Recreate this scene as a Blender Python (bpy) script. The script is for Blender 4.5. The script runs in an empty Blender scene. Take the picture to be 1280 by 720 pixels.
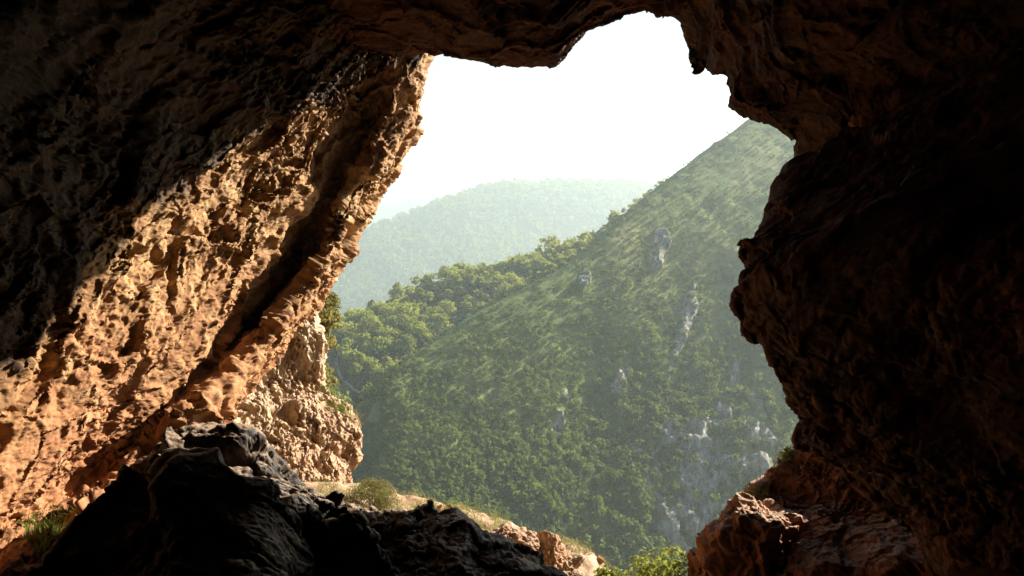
import bpy, math, random
import numpy as np
from mathutils import Vector

random.seed(7)
RNG = np.random.default_rng(11)
scene = bpy.context.scene
COL = scene.collection
F, CX, CY = 1100.0, 640.0, 360.0
PITCH = math.radians(7.5)
SUN = np.array([1.0, 0.80, 0.60]); SUN /= np.linalg.norm(SUN)

# ------------------------------------------------------------------ helpers
def P(px, py, d):
    """a point of the place, d metres in front of the photographer"""
    a = (px-CX)/F*d; b = -(py-CY)/F*d
    c, s = math.cos(PITCH), math.sin(PITCH)
    return (a, d*c + b*s, -d*s + b*c)

def Pa(a):
    a = np.asarray(a, float)
    x = (a[..., 0]-CX)/F*a[..., 2]; b = -(a[..., 1]-CY)/F*a[..., 2]; d = a[..., 2]
    c, s = math.cos(PITCH), math.sin(PITCH)
    return np.stack([x, d*c+b*s, -d*s+b*c], -1)

def screen(p):
    p = np.asarray(p, float)
    c, s = math.cos(PITCH), math.sin(PITCH)
    d = p[..., 1]*c - p[..., 2]*s; b = p[..., 1]*s + p[..., 2]*c
    return np.stack([CX+F*p[..., 0]/d, CY-F*b/d, d], -1)

def tag(o, label=None, cat=None, group=None, kind=None):
    if label: o['label'] = label
    if cat: o['category'] = cat
    if group: o['group'] = group
    if kind: o['kind'] = kind
    return o

def empty(name, loc, label, cat, group=None):
    o = bpy.data.objects.new(name, None); COL.objects.link(o)
    o.location = loc; o.empty_display_size = .3
    return tag(o, label, cat, group)

_perm = np.random.default_rng(5).permutation(256)
_perm = np.concatenate([_perm, _perm, _perm])
_g = np.random.default_rng(6).normal(size=(256, 3)); _g /= np.linalg.norm(_g, axis=1)[:, None]
def perlin(p):
    sh = p.shape[:-1]; p = p.reshape(-1, 3)
    i = np.floor(p).astype(np.int64); f = p-i; i &= 255
    w = f*f*f*(f*(f*6-15)+10)
    out = np.zeros(len(p))
    for dx in (0, 1):
        for dy in (0, 1):
            for dz in (0, 1):
                h = _perm[_perm[_perm[(i[:, 0]+dx) & 255]+((i[:, 1]+dy) & 255)]+((i[:, 2]+dz) & 255)]
                g = _g[h & 255]
                v = (f[:, 0]-dx)*g[:, 0]+(f[:, 1]-dy)*g[:, 1]+(f[:, 2]-dz)*g[:, 2]
                out += v*(w[:, 0] if dx else 1-w[:, 0])*(w[:, 1] if dy else 1-w[:, 1])*(w[:, 2] if dz else 1-w[:, 2])
    return (out*1.6).reshape(sh)
def fbm(p, o=5, g=.5, l=2.03):
    a = 1; t = 0; q = p.copy()
    for k in range(o):
        t = t + a*perlin(q+k*17.3); a *= g; q = q*l
    return t
def ridged(p, o=4, g=.5, l=2.1):
    a = 1; t = 0; q = p.copy()
    for k in range(o):
        t = t + a*(1-2*np.abs(perlin(q+k*9.7))); a *= g; q = q*l
    return t
def worley(p):
    """distance to nearest feature point and to the second nearest"""
    sh = p.shape[:-1]; p = p.reshape(-1, 3)
    i = np.floor(p).astype(np.int64); f = p-i
    d1 = np.full(len(p), 9.0); d2 = np.full(len(p), 9.0)
    for dx in (-1, 0, 1):
        for dy in (-1, 0, 1):
            for dz in (-1, 0, 1):
                h = _perm[_perm[_perm[(i[:, 0]+dx) & 255]+((i[:, 1]+dy) & 255)]+((i[:, 2]+dz) & 255)] & 255
                q = np.stack([dx+(_g[h, 0]*.5+.5), dy+(_g[h, 1]*.5+.5), dz+(_g[h, 2]*.5+.5)], -1)-f
                d = np.sqrt((q*q).sum(-1))
                m = d < d1
                d2 = np.where(m, d1, np.minimum(d2, d)); d1 = np.where(m, d, d1)
    return d1.reshape(sh), d2.reshape(sh)
def sstep(a, b, x):
    t = np.clip((x-a)/(b-a), 0, 1); return t*t*(3-2*t)

def cr(P_, n):
    """Catmull-Rom resampling along axis 0"""
    P_ = np.asarray(P_, float); m = len(P_)
    if m == 2:
        t = np.linspace(0, 1, n).reshape((-1,)+(1,)*(P_.ndim-1)); return P_[0]*(1-t)+P_[1]*t
    E = np.concatenate([[2*P_[0]-P_[1]], P_, [2*P_[-1]-P_[-2]]])
    t = np.linspace(0, m-1, n); k = np.minimum(t.astype(int), m-2); f = (t-k).reshape((-1,)+(1,)*(P_.ndim-1))
    a, b, c, d = E[k], E[k+1], E[k+2], E[k+3]
    return .5*(2*b+(c-a)*f+(2*a-5*b+4*c-d)*f**2+(3*b-a-3*c+d)*f**3)

def loft(rows, nu, nv, rowpos=None):
    """rows of points -> smooth grid (nv, nu, 3); rowpos spends more mesh rows where they are seen"""
    R = np.stack([cr(np.asarray(r, float), nu) for r in rows])
    if rowpos is None: return cr(R, nv)
    m = len(R); out = []
    big = cr(R, (m-1)*64+1)
    tt = []
    for k in range(m-1):
        tt.append(np.linspace(k, k+1, rowpos[k], endpoint=False))
    tt = np.concatenate(tt+[np.array([m-1.0])])
    x = tt*64; i = np.minimum(x.astype(int), len(big)-2); f = (x-i)[:, None, None]
    return big[i]*(1-f)+big[i+1]*f

def normals(G, flip=False):
    du = np.gradient(G, axis=1); dv = np.gradient(G, axis=0)
    n = np.cross(du, dv); n /= (np.linalg.norm(n, axis=-1, keepdims=True)+1e-9)
    return -n if flip else n

def mesh_from(name, V, Fq, mat, parent=None, attrs=None, smooth=True):
    V = np.asarray(V, float).reshape(-1, 3); Fq = np.asarray(Fq, np.int64)
    me = bpy.data.meshes.new(name)
    me.vertices.add(len(V)); me.vertices.foreach_set('co', V.ravel().astype(np.float32))
    k = Fq.shape[1]
    me.loops.add(Fq.size); me.loops.foreach_set('vertex_index', Fq.ravel().astype(np.int32))
    me.polygons.add(len(Fq)); me.polygons.foreach_set('loop_start', np.arange(0, Fq.size, k, dtype=np.int32))
    me.polygons.foreach_set('loop_total', np.full(len(Fq), k, dtype=np.int32))
    me.polygons.foreach_set('use_smooth', np.full(len(Fq), smooth))
    me.update(); me.validate()
    if attrs:
        for an, av in attrs.items():
            at = me.attributes.new(an, 'FLOAT', 'POINT'); at.data.foreach_set('value', np.asarray(av, np.float32).ravel())
    me.materials.append(mat)
    o = bpy.data.objects.new(name, me); COL.objects.link(o)
    if parent: o.parent = parent
    return o

def grid_faces(nv, nu, off=0, flip=False):
    a = (np.arange(nv-1)[:, None]*nu+np.arange(nu-1)[None, :]).ravel()+off
    f = np.stack([a, a+1, a+nu+1, a+nu], -1)
    return f[:, ::-1] if flip else f

def grid_obj(name, G, mat, attrs=None, thick=None, flip=False):
    """a grid as a closed slab of rock: front sheet, coarse back sheet moved by thick, closed rim"""
    nv, nu = G.shape[:2]
    if thick is None:
        return mesh_from(name, G, grid_faces(nv, nu, 0, flip), mat, attrs=attrs)
    B = G + np.asarray(thick)
    V = np.concatenate([G.reshape(-1, 3), B.reshape(-1, 3)])
    n = nv*nu
    fr = grid_faces(nv, nu, 0, flip); bk = grid_faces(nv, nu, n, not flip)
    rim = np.concatenate([np.arange(nu), np.arange(1, nv)*nu+nu-1, (nv-1)*nu+np.arange(nu-2, -1, -1), np.arange(nv-2, 0, -1)*nu])
    r2 = np.roll(rim, -1)
    sd = np.stack([rim, rim+n, r2+n, r2], -1)
    if flip: sd = sd[:, ::-1]
    at = {k: np.concatenate([np.ravel(v), np.ravel(v)]) for k, v in attrs.items()} if attrs else None
    return mesh_from(name, V, np.concatenate([fr, bk, sd]), mat, attrs=at)

# ------------------------------------------------------------------ materials
def mat_new(name):
    m = bpy.data.materials.new(name); m.use_nodes = True
    nt = m.node_tree; nt.nodes.clear()
    out = nt.nodes.new('ShaderNodeOutputMaterial')
    return m, nt, out
def N(nt, t, **k):
    n = nt.nodes.new(t)
    for a, b in k.items():
        if a in n.inputs: n.inputs[a].default_value = b
        else: setattr(n, a, b)
    return n
def ramp(nt, stops, src):
    r = nt.nodes.new('ShaderNodeValToRGB'); el = r.color_ramp.elements
    while len(el) < len(stops): el.new(.5)
    for e, (p, c) in zip(el, stops): e.position = p; e.color = (*c, 1) if len(c) == 3 else c
    nt.links.new(src, r.inputs[0]); return r
def mixc(nt, fac, a, b, mode='MIX'):
    m = nt.nodes.new('ShaderNodeMix'); m.data_type = 'RGBA'; m.blend_type = mode
    for s, v in ((m.inputs[0], fac), (m.inputs[6], a), (m.inputs[7], b)):
        if hasattr(v, 'is_linked') or isinstance(v, bpy.types.NodeSocket): nt.links.new(v, s)
        else: s.default_value = v if not isinstance(v, tuple) or len(v) == 4 else (*v, 1)
    return m.outputs[2]

def rock_mat(name, c_dark, c_mid, c_light, c_stain, scale=1.0, rough=.85, bump=.5, red=None, spec=.3, vault_shade=None, top_light=None):
    m, nt, out = mat_new(name)
    geo = N(nt, 'ShaderNodeNewGeometry')
    big = N(nt, 'ShaderNodeTexNoise', Scale=.9*scale, Detail=6.0, Roughness=.6)
    med = N(nt, 'ShaderNodeTexNoise', Scale=5*scale, Detail=8.0, Roughness=.7)
    fine = N(nt, 'ShaderNodeTexNoise', Scale=45*scale, Detail=6.0, Roughness=.7)
    vor = N(nt, 'ShaderNodeTexVoronoi', Scale=16*scale); vor.feature = 'SMOOTH_F1'
    for t in (big, med, fine, vor): nt.links.new(geo.outputs['Position'], t.inputs['Vector'])
    base = ramp(nt, [(.30, c_dark), (.5, c_mid), (.70, c_light)], med.outputs['Fac'])
    st = ramp(nt, [(.50, (0, 0, 0)), (.66, (1, 1, 1))], big.outputs['Fac'])
    col = mixc(nt, st.outputs[0], base.outputs[0], c_stain)
    if red is not None:   # iron-red earth towards the foot of the wall
        z0, z1, rc = red
        sp = N(nt, 'ShaderNodeSeparateXYZ'); nt.links.new(geo.outputs['Position'], sp.inputs[0])
        ad = N(nt, 'ShaderNodeMath', operation='MULTIPLY_ADD'); nt.links.new(big.outputs['Fac'], ad.inputs[0]); ad.inputs[1].default_value = 3.0
        nt.links.new(sp.outputs['Z'], ad.inputs[2])
        mr = N(nt, 'ShaderNodeMapRange'); nt.links.new(ad.outputs[0], mr.inputs['Value'])
        mr.inputs['From Min'].default_value = z0+1.5; mr.inputs['From Max'].default_value = z1+1.5
        mr.inputs['To Min'].default_value = .85; mr.inputs['To Max'].default_value = 0
        col = mixc(nt, mr.outputs[0], col, rc)
    if top_light is not None:   # sunlit tops painted in: paler colour on upward-facing faces
        sn = N(nt, 'ShaderNodeSeparateXYZ'); nt.links.new(geo.outputs['Normal'], sn.inputs[0])
        ma = N(nt, 'ShaderNodeMath', operation='MULTIPLY_ADD'); nt.links.new(med.outputs['Fac'], ma.inputs[0]); ma.inputs[1].default_value = .9; nt.links.new(sn.outputs['Z'], ma.inputs[2])
        mrd = N(nt, 'ShaderNodeMapRange'); nt.links.new(ma.outputs[0], mrd.inputs['Value']); mrd.inputs['From Min'].default_value = 1.05; mrd.inputs['From Max'].default_value = 1.4; mrd.inputs['To Max'].default_value = .75
        col = mixc(nt, mrd.outputs[0], col, top_light)
    if vault_shade is not None:  # shade of the inner vault, painted dark into the rock colour
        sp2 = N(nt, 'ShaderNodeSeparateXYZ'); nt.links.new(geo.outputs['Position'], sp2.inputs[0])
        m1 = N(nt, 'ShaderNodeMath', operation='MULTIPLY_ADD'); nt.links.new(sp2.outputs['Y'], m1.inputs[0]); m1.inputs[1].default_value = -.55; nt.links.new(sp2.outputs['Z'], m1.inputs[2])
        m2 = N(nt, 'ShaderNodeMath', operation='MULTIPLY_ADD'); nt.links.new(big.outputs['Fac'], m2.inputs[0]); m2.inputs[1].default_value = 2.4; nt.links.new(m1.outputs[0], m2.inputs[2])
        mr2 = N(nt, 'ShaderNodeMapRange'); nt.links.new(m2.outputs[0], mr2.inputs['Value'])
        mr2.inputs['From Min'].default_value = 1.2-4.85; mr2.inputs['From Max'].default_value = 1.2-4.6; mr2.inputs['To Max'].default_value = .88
        col = mixc(nt, mr2.outputs[0], col, vault_shade)
    fr = ramp(nt, [(.3, (.72, .72, .72)), (.7, (1.18, 1.18, 1.18))], fine.outputs['Fac'])
    col = mixc(nt, 1.0, col, fr.outputs[0], 'MULTIPLY')
    b = N(nt, 'ShaderNodeBsdfPrincipled'); nt.links.new(col, b.inputs['Base Color'])
    b.inputs['Roughness'].default_value = rough; b.inputs['Specular IOR Level'].default_value = spec
    b1 = N(nt, 'ShaderNodeBump', Strength=bump, Distance=.05/scale); nt.links.new(med.outputs['Fac'], b1.inputs['Height'])
    b2 = N(nt, 'ShaderNodeBump', Strength=bump*.8, Distance=.02/scale); nt.links.new(vor.outputs['Distance'], b2.inputs['Height']); nt.links.new(b1.outputs[0], b2.inputs['Normal'])
    b3 = N(nt, 'ShaderNodeBump', Strength=bump, Distance=.008/scale); nt.links.new(fine.outputs['Fac'], b3.inputs['Height']); nt.links.new(b2.outputs[0], b3.inputs['Normal'])
    nt.links.new(b3.outputs[0], b.inputs['Normal'])
    nt.links.new(b.outputs[0], out.inputs[0])
    return m

M_WALL = rock_mat('ochre_limestone', (.15, .068, .026), (.34, .18, .070), (.60, .41, .20), (.40, .21, .08), red=(-3.2, -.6, (.40, .155, .065)), vault_shade=(.012, .0065, .0036))
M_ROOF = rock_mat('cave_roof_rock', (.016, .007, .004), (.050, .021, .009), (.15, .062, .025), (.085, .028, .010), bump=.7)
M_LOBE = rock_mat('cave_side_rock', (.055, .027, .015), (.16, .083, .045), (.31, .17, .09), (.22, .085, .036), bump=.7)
M_BOULDER = rock_mat('dark_boulder_rock', (.015, .011, .008), (.040, .028, .019), (.28, .19, .125), (.05, .033, .021), rough=.55, bump=.7, spec=.2, top_light=(.42, .29, .19))
M_RED = rock_mat('red_earth_rock', (.18, .065, .03), (.40, .16, .075), (.52, .29, .16), (.36, .13, .06), bump=.6, top_light=(.50, .36, .24))
M_PALE = rock_mat('pale_crag_rock', (.24, .17, .11), (.48, .36, .23), (.60, .49, .33), (.46, .30, .17), red=(-4.5, -2.5, (.46, .23, .11)))
M_LEDGE = rock_mat('sunlit_ledge_rock', (.24, .14, .08), (.42, .28, .17), (.52, .42, .29), (.45, .24, .14))

def leaf_mat(name, dark, light, trans=.35, rough=.7):
    m, nt, out = mat_new(name)
    at = N(nt, 'ShaderNodeAttribute'); at.attribute_name = 'tint'
    oi = N(nt, 'ShaderNodeObjectInfo')
    ad = N(nt, 'ShaderNodeMath', operation='ADD'); nt.links.new(at.outputs['Fac'], ad.inputs[0])
    mu = N(nt, 'ShaderNodeMath', operation='MULTIPLY'); nt.links.new(oi.outputs['Random'], mu.inputs[0]); mu.inputs[1].default_value = .25
    nt.links.new(mu.outputs[0], ad.inputs[1])
    r = ramp(nt, [(.0, dark), (.55, tuple((a+b)/2 for a, b in zip(dark, light))), (1.0, light)], ad.outputs[0])
    d = N(nt, 'ShaderNodeBsdfDiffuse'); t = N(nt, 'ShaderNodeBsdfTranslucent'); mx = N(nt, 'ShaderNodeMixShader')
    mx.inputs[0].default_value = trans
    nt.links.new(r.outputs[0], d.inputs[0]); nt.links.new(r.outputs[0], t.inputs[0])
    nt.links.new(d.outputs[0], mx.inputs[1]); nt.links.new(t.outputs[0], mx.inputs[2]); nt.links.new(mx.outputs[0], out.inputs[0])
    return m
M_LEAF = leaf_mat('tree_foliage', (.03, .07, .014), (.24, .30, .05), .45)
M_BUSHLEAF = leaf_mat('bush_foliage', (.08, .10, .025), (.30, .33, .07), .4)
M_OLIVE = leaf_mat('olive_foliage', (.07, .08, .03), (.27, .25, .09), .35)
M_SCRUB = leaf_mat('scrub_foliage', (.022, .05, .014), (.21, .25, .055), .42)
M_SPUR = leaf_mat('sunny_foliage', (.05, .09, .015), (.36, .38, .07), .45)  # brighter leaf copy: sunlight painted into the ridge trees' colour
M_DRY = leaf_mat('dry_grass', (.25, .19, .08), (.55, .45, .22), .35)
M_GREEN = leaf_mat('green_grass', (.10, .15, .03), (.30, .33, .09), .35)
m, nt, out = mat_new('tree_bark'); b = N(nt, 'ShaderNodeBsdfPrincipled'); ns = N(nt, 'ShaderNodeTexNoise', Scale=4.0, Detail=5.0)
rr = ramp(nt, [(.3, (.06, .045, .03)), (.7, (.15, .12, .09))], ns.outputs['Fac']); nt.links.new(rr.outputs[0], b.inputs['Base Color']); b.inputs['Roughness'].default_value = .9
nt.links.new(b.outputs[0], out.inputs[0]); M_BARK = m

def hill_mat(name, g_dark, g_light, soil, rockc, size=1.0, rocky=True):
    m, nt, out = mat_new(name)
    geo = N(nt, 'ShaderNodeNewGeometry')
    n1 = N(nt, 'ShaderNodeTexNoise', Scale=.012*size, Detail=8.0, Roughness=.65)
    n2 = N(nt, 'ShaderNodeTexNoise', Scale=.12*size, Detail=8.0, Roughness=.75)
    n3 = N(nt, 'ShaderNodeTexNoise', Scale=.9*size, Detail=5.0, Roughness=.7)
    for t in (n1, n2, n3): nt.links.new(geo.outputs['Position'], t.inputs['Vector'])
    g = ramp(nt, [(.35, g_dark), (.65, g_light)], n2.outputs['Fac'])
    so = ramp(nt, [(.45, (0, 0, 0)), (.62, (1, 1, 1))], n1.outputs['Fac'])
    col = mixc(nt, so.outputs[0], g.outputs[0], soil)
    if rocky:
        at = N(nt, 'ShaderNodeAttribute'); at.attribute_name = 'cliff'
        n4 = N(nt, 'ShaderNodeTexNoise', Scale=.25, Detail=9.0, Roughness=.75)
        mp = N(nt, 'ShaderNodeMapping'); mp.inputs['Scale'].default_value = (1.6, 1.6, .35)
        nt.links.new(geo.outputs['Position'], mp.inputs['Vector']); nt.links.new(mp.outputs[0], n4.inputs['Vector'])
        rk = ramp(nt, [(.36, tuple(c*.22 for c in rockc)), (.5, tuple(c*.75 for c in rockc)), (.68, tuple(min(1, c*1.4) for c in rockc))], n4.outputs['Fac'])
        ad = N(nt, 'ShaderNodeMath', operation='MULTIPLY_ADD'); nt.links.new(n2.outputs['Fac'], ad.inputs[0]); ad.inputs[1].default_value = .9
        nt.links.new(at.outputs['Fac'], ad.inputs[2])
        ck = ramp(nt, [(.80, (0, 0, 0)), (.98, (1, 1, 1))], ad.outputs[0])
        col = mixc(nt, ck.outputs[0], col, rk.outputs[0])
    b = N(nt, 'ShaderNodeBsdfPrincipled'); nt.links.new(col, b.inputs['Base Color']); b.inputs['Roughness'].default_value = .95
    b.inputs['Specular IOR Level'].default_value = .1
    b2 = N(nt, 'ShaderNodeBump', Strength=.6, Distance=1.5/size); nt.links.new(n3.outputs['Fac'], b2.inputs['Height'])
    nt.links.new(b2.outputs[0], b.inputs['Normal']); nt.links.new(b.outputs[0], out.inputs[0])
    return m
M_HILL = hill_mat('scrubby_hillside', (.075, .11, .028), (.16, .20, .052), (.23, .22, .08), (.36, .34, .29))
M_RIDGE = hill_mat('ridge_soil', (.05, .07, .03), (.09, .10, .045), (.16, .11, .06), (.3, .28, .25))
M_FAR = hill_mat('far_woods_floor', (.035, .055, .025), (.08, .095, .04), (.11, .10, .05), (.3, .3, .3), size=.4, rocky=False)

# ------------------------------------------------------------------ cave rock displacement
def facets(p):
    """broken slabs: every cell is a plane of its own height and tilt; also the distance to the crack between cells"""
    sh = p.shape[:-1]; p = p.reshape(-1, 3)
    i = np.floor(p).astype(np.int64); f = p-i
    d1 = np.full(len(p), 9.0); d2 = np.full(len(p), 9.0); val = np.zeros(len(p)); val2 = np.zeros(len(p))
    for dx in (-1, 0, 1):
        for dy in (-1, 0, 1):
            for dz in (-1, 0, 1):
                h = _perm[_perm[_perm[(i[:, 0]+dx) & 255]+((i[:, 1]+dy) & 255)]+((i[:, 2]+dz) & 255)] & 255
                q = np.stack([dx+(_g[h, 0]*.5+.5), dy+(_g[h, 1]*.5+.5), dz+(_g[h, 2]*.5+.5)], -1)-f
                d = np.sqrt((q*q).sum(-1)); m = d < d1
                t = _g[(h*7+13) & 255]
                v = .8*_g[(h*3+5) & 255, 0] + 1.25*(q*t).sum(-1)
                m2 = (~m) & (d < d2); val2 = np.where(m, val, np.where(m2, v, val2))
                d2 = np.where(m, d1, np.minimum(d2, d)); d1 = np.where(m, d, d1); val = np.where(m, v, val)
    w_ = .5+.5*sstep(0, .16, d2-d1)
    return (val*w_+val2*(1-w_)).reshape(sh), (d2-d1).reshape(sh)

def rockify(G, seed, flip=False, big=.25, flute=.16, pit=.06, fine=.02, adir=None, fscale=1.0, mask=1.0, band=0, smooth_zones=.6):
    o = seed*13.7
    if adir is None: adir = (.3, .3, .9)
    a = np.asarray(adir, float); a /= np.linalg.norm(a)      # beds and slabs run along adir
    n = normals(G, flip)
    G = G + n*(big*fbm(G*.5+o, 2))[..., None]*mask
    al = (G@a)[..., None]*a
    if band:
        n = normals(G, flip)
        G = G + n*(band*np.clip(perlin((G-al)*.95+al*.16+o+40)*1.8, -.6, 1))[..., None]
    def split(k_warp, fw):
        w = G + k_warp*np.stack([fbm(G*fw+o+5, 3), fbm(G*fw+o+9, 3), fbm(G*fw+o+14, 3)], -1)
        al = (w@a)[..., None]*a; return w-al, al
    ac, al = split(.16, 1.6)
    rgh = sstep(-.35, .45, fbm(G*.8+o+80, 3))*smooth_zones + (1-smooth_zones)      # some faces stay smooth, others are broken up
    n = normals(G, flip)
    v, c = facets(ac*1.15*fscale+al*.36*fscale+o)
    G = G + n*(flute*(v*1.0-.3*np.exp(-(c/.07)**2)))[..., None]*mask
    v2, c2 = facets(ac*2.9*fscale+al*.85*fscale+o+31)
    G = G + n*(flute*.42*v2-flute*.35*np.exp(-(c2/.06)**2)*rgh)[..., None]*mask
    n = normals(G, flip)
    ac, al = split(.05, 5)
    v3, c3 = facets(ac*8.5*fscale+al*2.2*fscale+o+50)
    st = fbm(ac*7.5*fscale+al*1.1*fscale+o+50, 5, .62)
    G = G + n*(pit*rgh*(.55*v3+.6*st))[..., None]
    n = normals(G, flip)
    v4, c4 = facets(ac*22*fscale+al*11*fscale+o+70)
    rg = ridged(ac*14*fscale+al*7*fscale+o+70, 4, .65)
    G = G + n*(fine*rgh*(.6*(rg-.5)+.45*v4))[..., None]
    return G

# ---- left wall: rows run down-left from the mouth towards the photographer
S  = [(575,-60,10.8),(535,78,11),(492,190,11),(455,265,10.8),(400,365,10.3),(310,480,9.2),(190,600,7.6),(40,740,6.0),(-250,950,4.2)]
R_ = [(545,-60,10.4),(512,75,10.5),(470,180,10.4),(434,260,10.1),(372,365,9.6),(270,490,8.5),(140,610,7.0),(-30,750,5.5),(-330,950,3.9)]
C_ = [(522,-60,10.1),(490,72,10.25),(448,200,10.75),(410,275,10.75),(342,370,10.2),(240,478,9.1),(108,590,7.5),(-75,710,5.8),(-395,900,4.1)]
M_ = [(500,-60,9.9),(460,70,10),(405,185,9.9),(345,270,9.4),(270,360,8.7),(170,450,7.8),(30,560,6.6),(-160,680,5.2),(-480,850,3.8)]
N_ = [(440,-60,9.2),(400,75,9.3),(330,180,9.1),(260,260,8.5),(180,340,7.8),(70,420,6.9),(-80,510,5.8),(-260,600,4.8),(-600,760,3.6)]
O_ = [(360,-60,8.2),(300,60,8.2),(220,160,8.0),(150,230,7.4),(60,300,6.7),(-60,360,6.0),(-200,430,5.2),(-400,500,4.3),(-800,600,3.3)]
Q_ = [(250,-100,7),(190,0,7),(110,80,6.7),(30,140,6.2),(-60,190,5.7),(-180,240,5.1),(-330,300,4.5),(-560,360,3.8),(-1000,420,3.0)]
T_ = [(150,-200,5.8),(80,-120,5.7),(0,-60,5.4),(-90,-20,5.0),(-190,20,4.6),(-320,60,4.2),(-500,100,3.7),(-760,130,3.2),(-1300,160,2.6)]
U_ = [(100,-600,5.2),(0,-560,5),(-100,-500,4.7),(-250,-450,4.3),(-400,-400,3.9),(-600,-350,3.4),(-900,-300,2.8),(-1300,-300,2.4),(-2000,-300,2.0)]
B1 = [(a-25, b-5, d+.9) for a, b, d in S]; B2 = [(a-110, b-20, d+2.6) for a, b, d in S]
rows = [Pa(r) for r in (B2, B1, S, R_, C_, M_, N_, O_, Q_, T_, U_)]
G = loft(rows, 760, 0, rowpos=[12, 22, 50, 70, 90, 110, 100, 60, 35, 14])
adir = np.array(P(460, 150, 10.0))-np.array(P(170, 470, 7.6))
G = rockify(G, 1, big=.10, flute=.135, pit=.05, fine=.022, adir=adir, fscale=1.05, band=.18, smooth_zones=.4)
# the small hanging knob on the mouth edge
kp = np.array(P(487, 186, 11)); dk = np.linalg.norm(G-kp, axis=-1)
G = G + (np.exp(-(dk/.15)**4)*.17)[..., None]*np.array([.9, -.1, -.35])
for (a, b, d, r, s) in ((327, 242, 9.0, .085, .3), (357, 240, 9.4, .05, .22)):   # small holes
    c = np.array(P(a, b, d)); j = np.unravel_index(np.argmin(np.linalg.norm(screen(G)[..., :2]-np.array([a, b]), axis=-1)+100*(screen(G)[..., 2] > 11)), G.shape[:2])
    dd = np.linalg.norm((G-G[j])*np.array([1, .6, 1.3]), axis=-1)*(1+.5*perlin(G*9))
    G = G + (np.exp(-(dd/r)**4)*s)[..., None]*np.array([-.9, .25, -.1])
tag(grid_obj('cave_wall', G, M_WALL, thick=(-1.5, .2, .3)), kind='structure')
LEFTG = G

# ---- roof: from the rim of the mouth back over the photographer
rim = [(330,40,9.0),(430,62,9.7),(470,68,9.85),(540,77,9.9),(600,84,9.8),(645,88,9.7),(690,86,9.6),(712,66,9.6),(735,42,9.6),(760,35,9.6),(790,28,9.6),(828,27,9.5),(846,45,9.5),(858,65,9.5),(865,88,9.2),(900,105,8.8),(915,130,8.5),(935,148,8.4),(965,160,8.4),(990,176,8.4),(1012,205,8.6),(1100,280,9.4),(1250,380,9.5)]
tgt = [(0,-900),(100,-900),(200,-900),(350,-900),(450,-900),(540,-900),(620,-900),(680,-900),(740,-900),(800,-900),(870,-900),(960,-900),(1060,-880),(1180,-850),(1300,-800),(1420,-720),(1520,-640),(1620,-560),(1700,-460),(1780,-360),(1850,-260),(1950,-120),(2100,100)]
rows = []
for dx, dd in ((.40, 1.6), (.14, .75), (.03, .28)):
    rows.append([(a+(ta-a)*dx, b+(tb-b)*dx, d+dd) for (a, b, d), (ta, tb) in zip(rim, tgt)])
for s in (0, .022, .05, .09, .16, .3, .6, 1.0):
    rows.append([(a+(ta-a)*s, b+(tb-b)*s, d+(2.6-d)*s**.75) for (a, b, d), (ta, tb) in zip(rim, tgt)])
rows = [Pa(r) for r in rows]
G = loft(rows, 820, 0, rowpos=[6, 14, 30, 60, 60, 60, 70, 70, 40, 14])
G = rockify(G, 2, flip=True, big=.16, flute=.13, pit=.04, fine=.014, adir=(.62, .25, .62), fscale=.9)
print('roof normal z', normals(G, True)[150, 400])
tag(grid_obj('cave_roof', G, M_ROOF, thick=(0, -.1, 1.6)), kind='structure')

# ---- right side wall bulging into the mouth
L0 = [(1500,-150,8.2),(1300,40,7.9),(1150,115,7.5),(1080,160,7.2),(1012,212,6.9),(970,252,6.6),(952,285,6.4),(932,308,6.2),(926,340,6.1),(943,395,6.1),(964,455,6.2),(989,515,6.3),(1008,550,6.4),(1050,578,6.5),(1100,625,6.6),(1150,690,6.7),(1210,780,6.8),(1350,1000,6.9)]
kb = lambda b: 1-.85*float(sstep(400, 490, b))
rows = [[(a+430, b, d+3.4*kb(b)+.3) for a, b, d in L0], [(a+75, b-(45 if a > 1000 else 18)*kb(b), d+3.3*kb(b)) for a, b, d in L0], [(a+35, b-(22 if a > 1000 else 8)*kb(b), d+1.8*kb(b)) for a, b, d in L0], [(a+10, b, d+.35) for a, b, d in L0], L0]
for s in (.04, .10, .2, .38, .62, 1.0):
    rows.append([(a+(2300-a)*s, b+((360+(b-360)*2.2)-b)*s, d+(2.0-d)*s**.7) for a, b, d in L0])
rows = [Pa(r) for r in rows]
G = loft(rows, 620, 0, rowpos=[8, 14, 20, 30, 60, 80, 90, 80, 40, 14])
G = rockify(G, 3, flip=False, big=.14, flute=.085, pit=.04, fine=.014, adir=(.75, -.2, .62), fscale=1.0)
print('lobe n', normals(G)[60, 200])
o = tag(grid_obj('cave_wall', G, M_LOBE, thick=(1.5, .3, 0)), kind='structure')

# ---- the chamber behind the photographer
th = np.linspace(0, 2*math.pi, 140); yy = np.concatenate([np.linspace(5.5, -6, 50), np.full(30, -6)])
rr_ = np.concatenate([np.full(50, 1.0), np.linspace(1, .01, 30)])
G = np.stack([np.cos(th)[None]*5.4*rr_[:, None], np.repeat(yy[:, None], 140, 1)-2*(1-rr_[:, None]), 1+np.sin(th)[None]*4.6*rr_[:, None]], -1)
G = G + .3*np.stack([fbm(G*.5, 3), fbm(G*.5+9, 3), fbm(G*.5+21, 3)], -1)
tag(grid_obj('cave_chamber', G, M_LOBE, thick=None), kind='structure')

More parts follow.
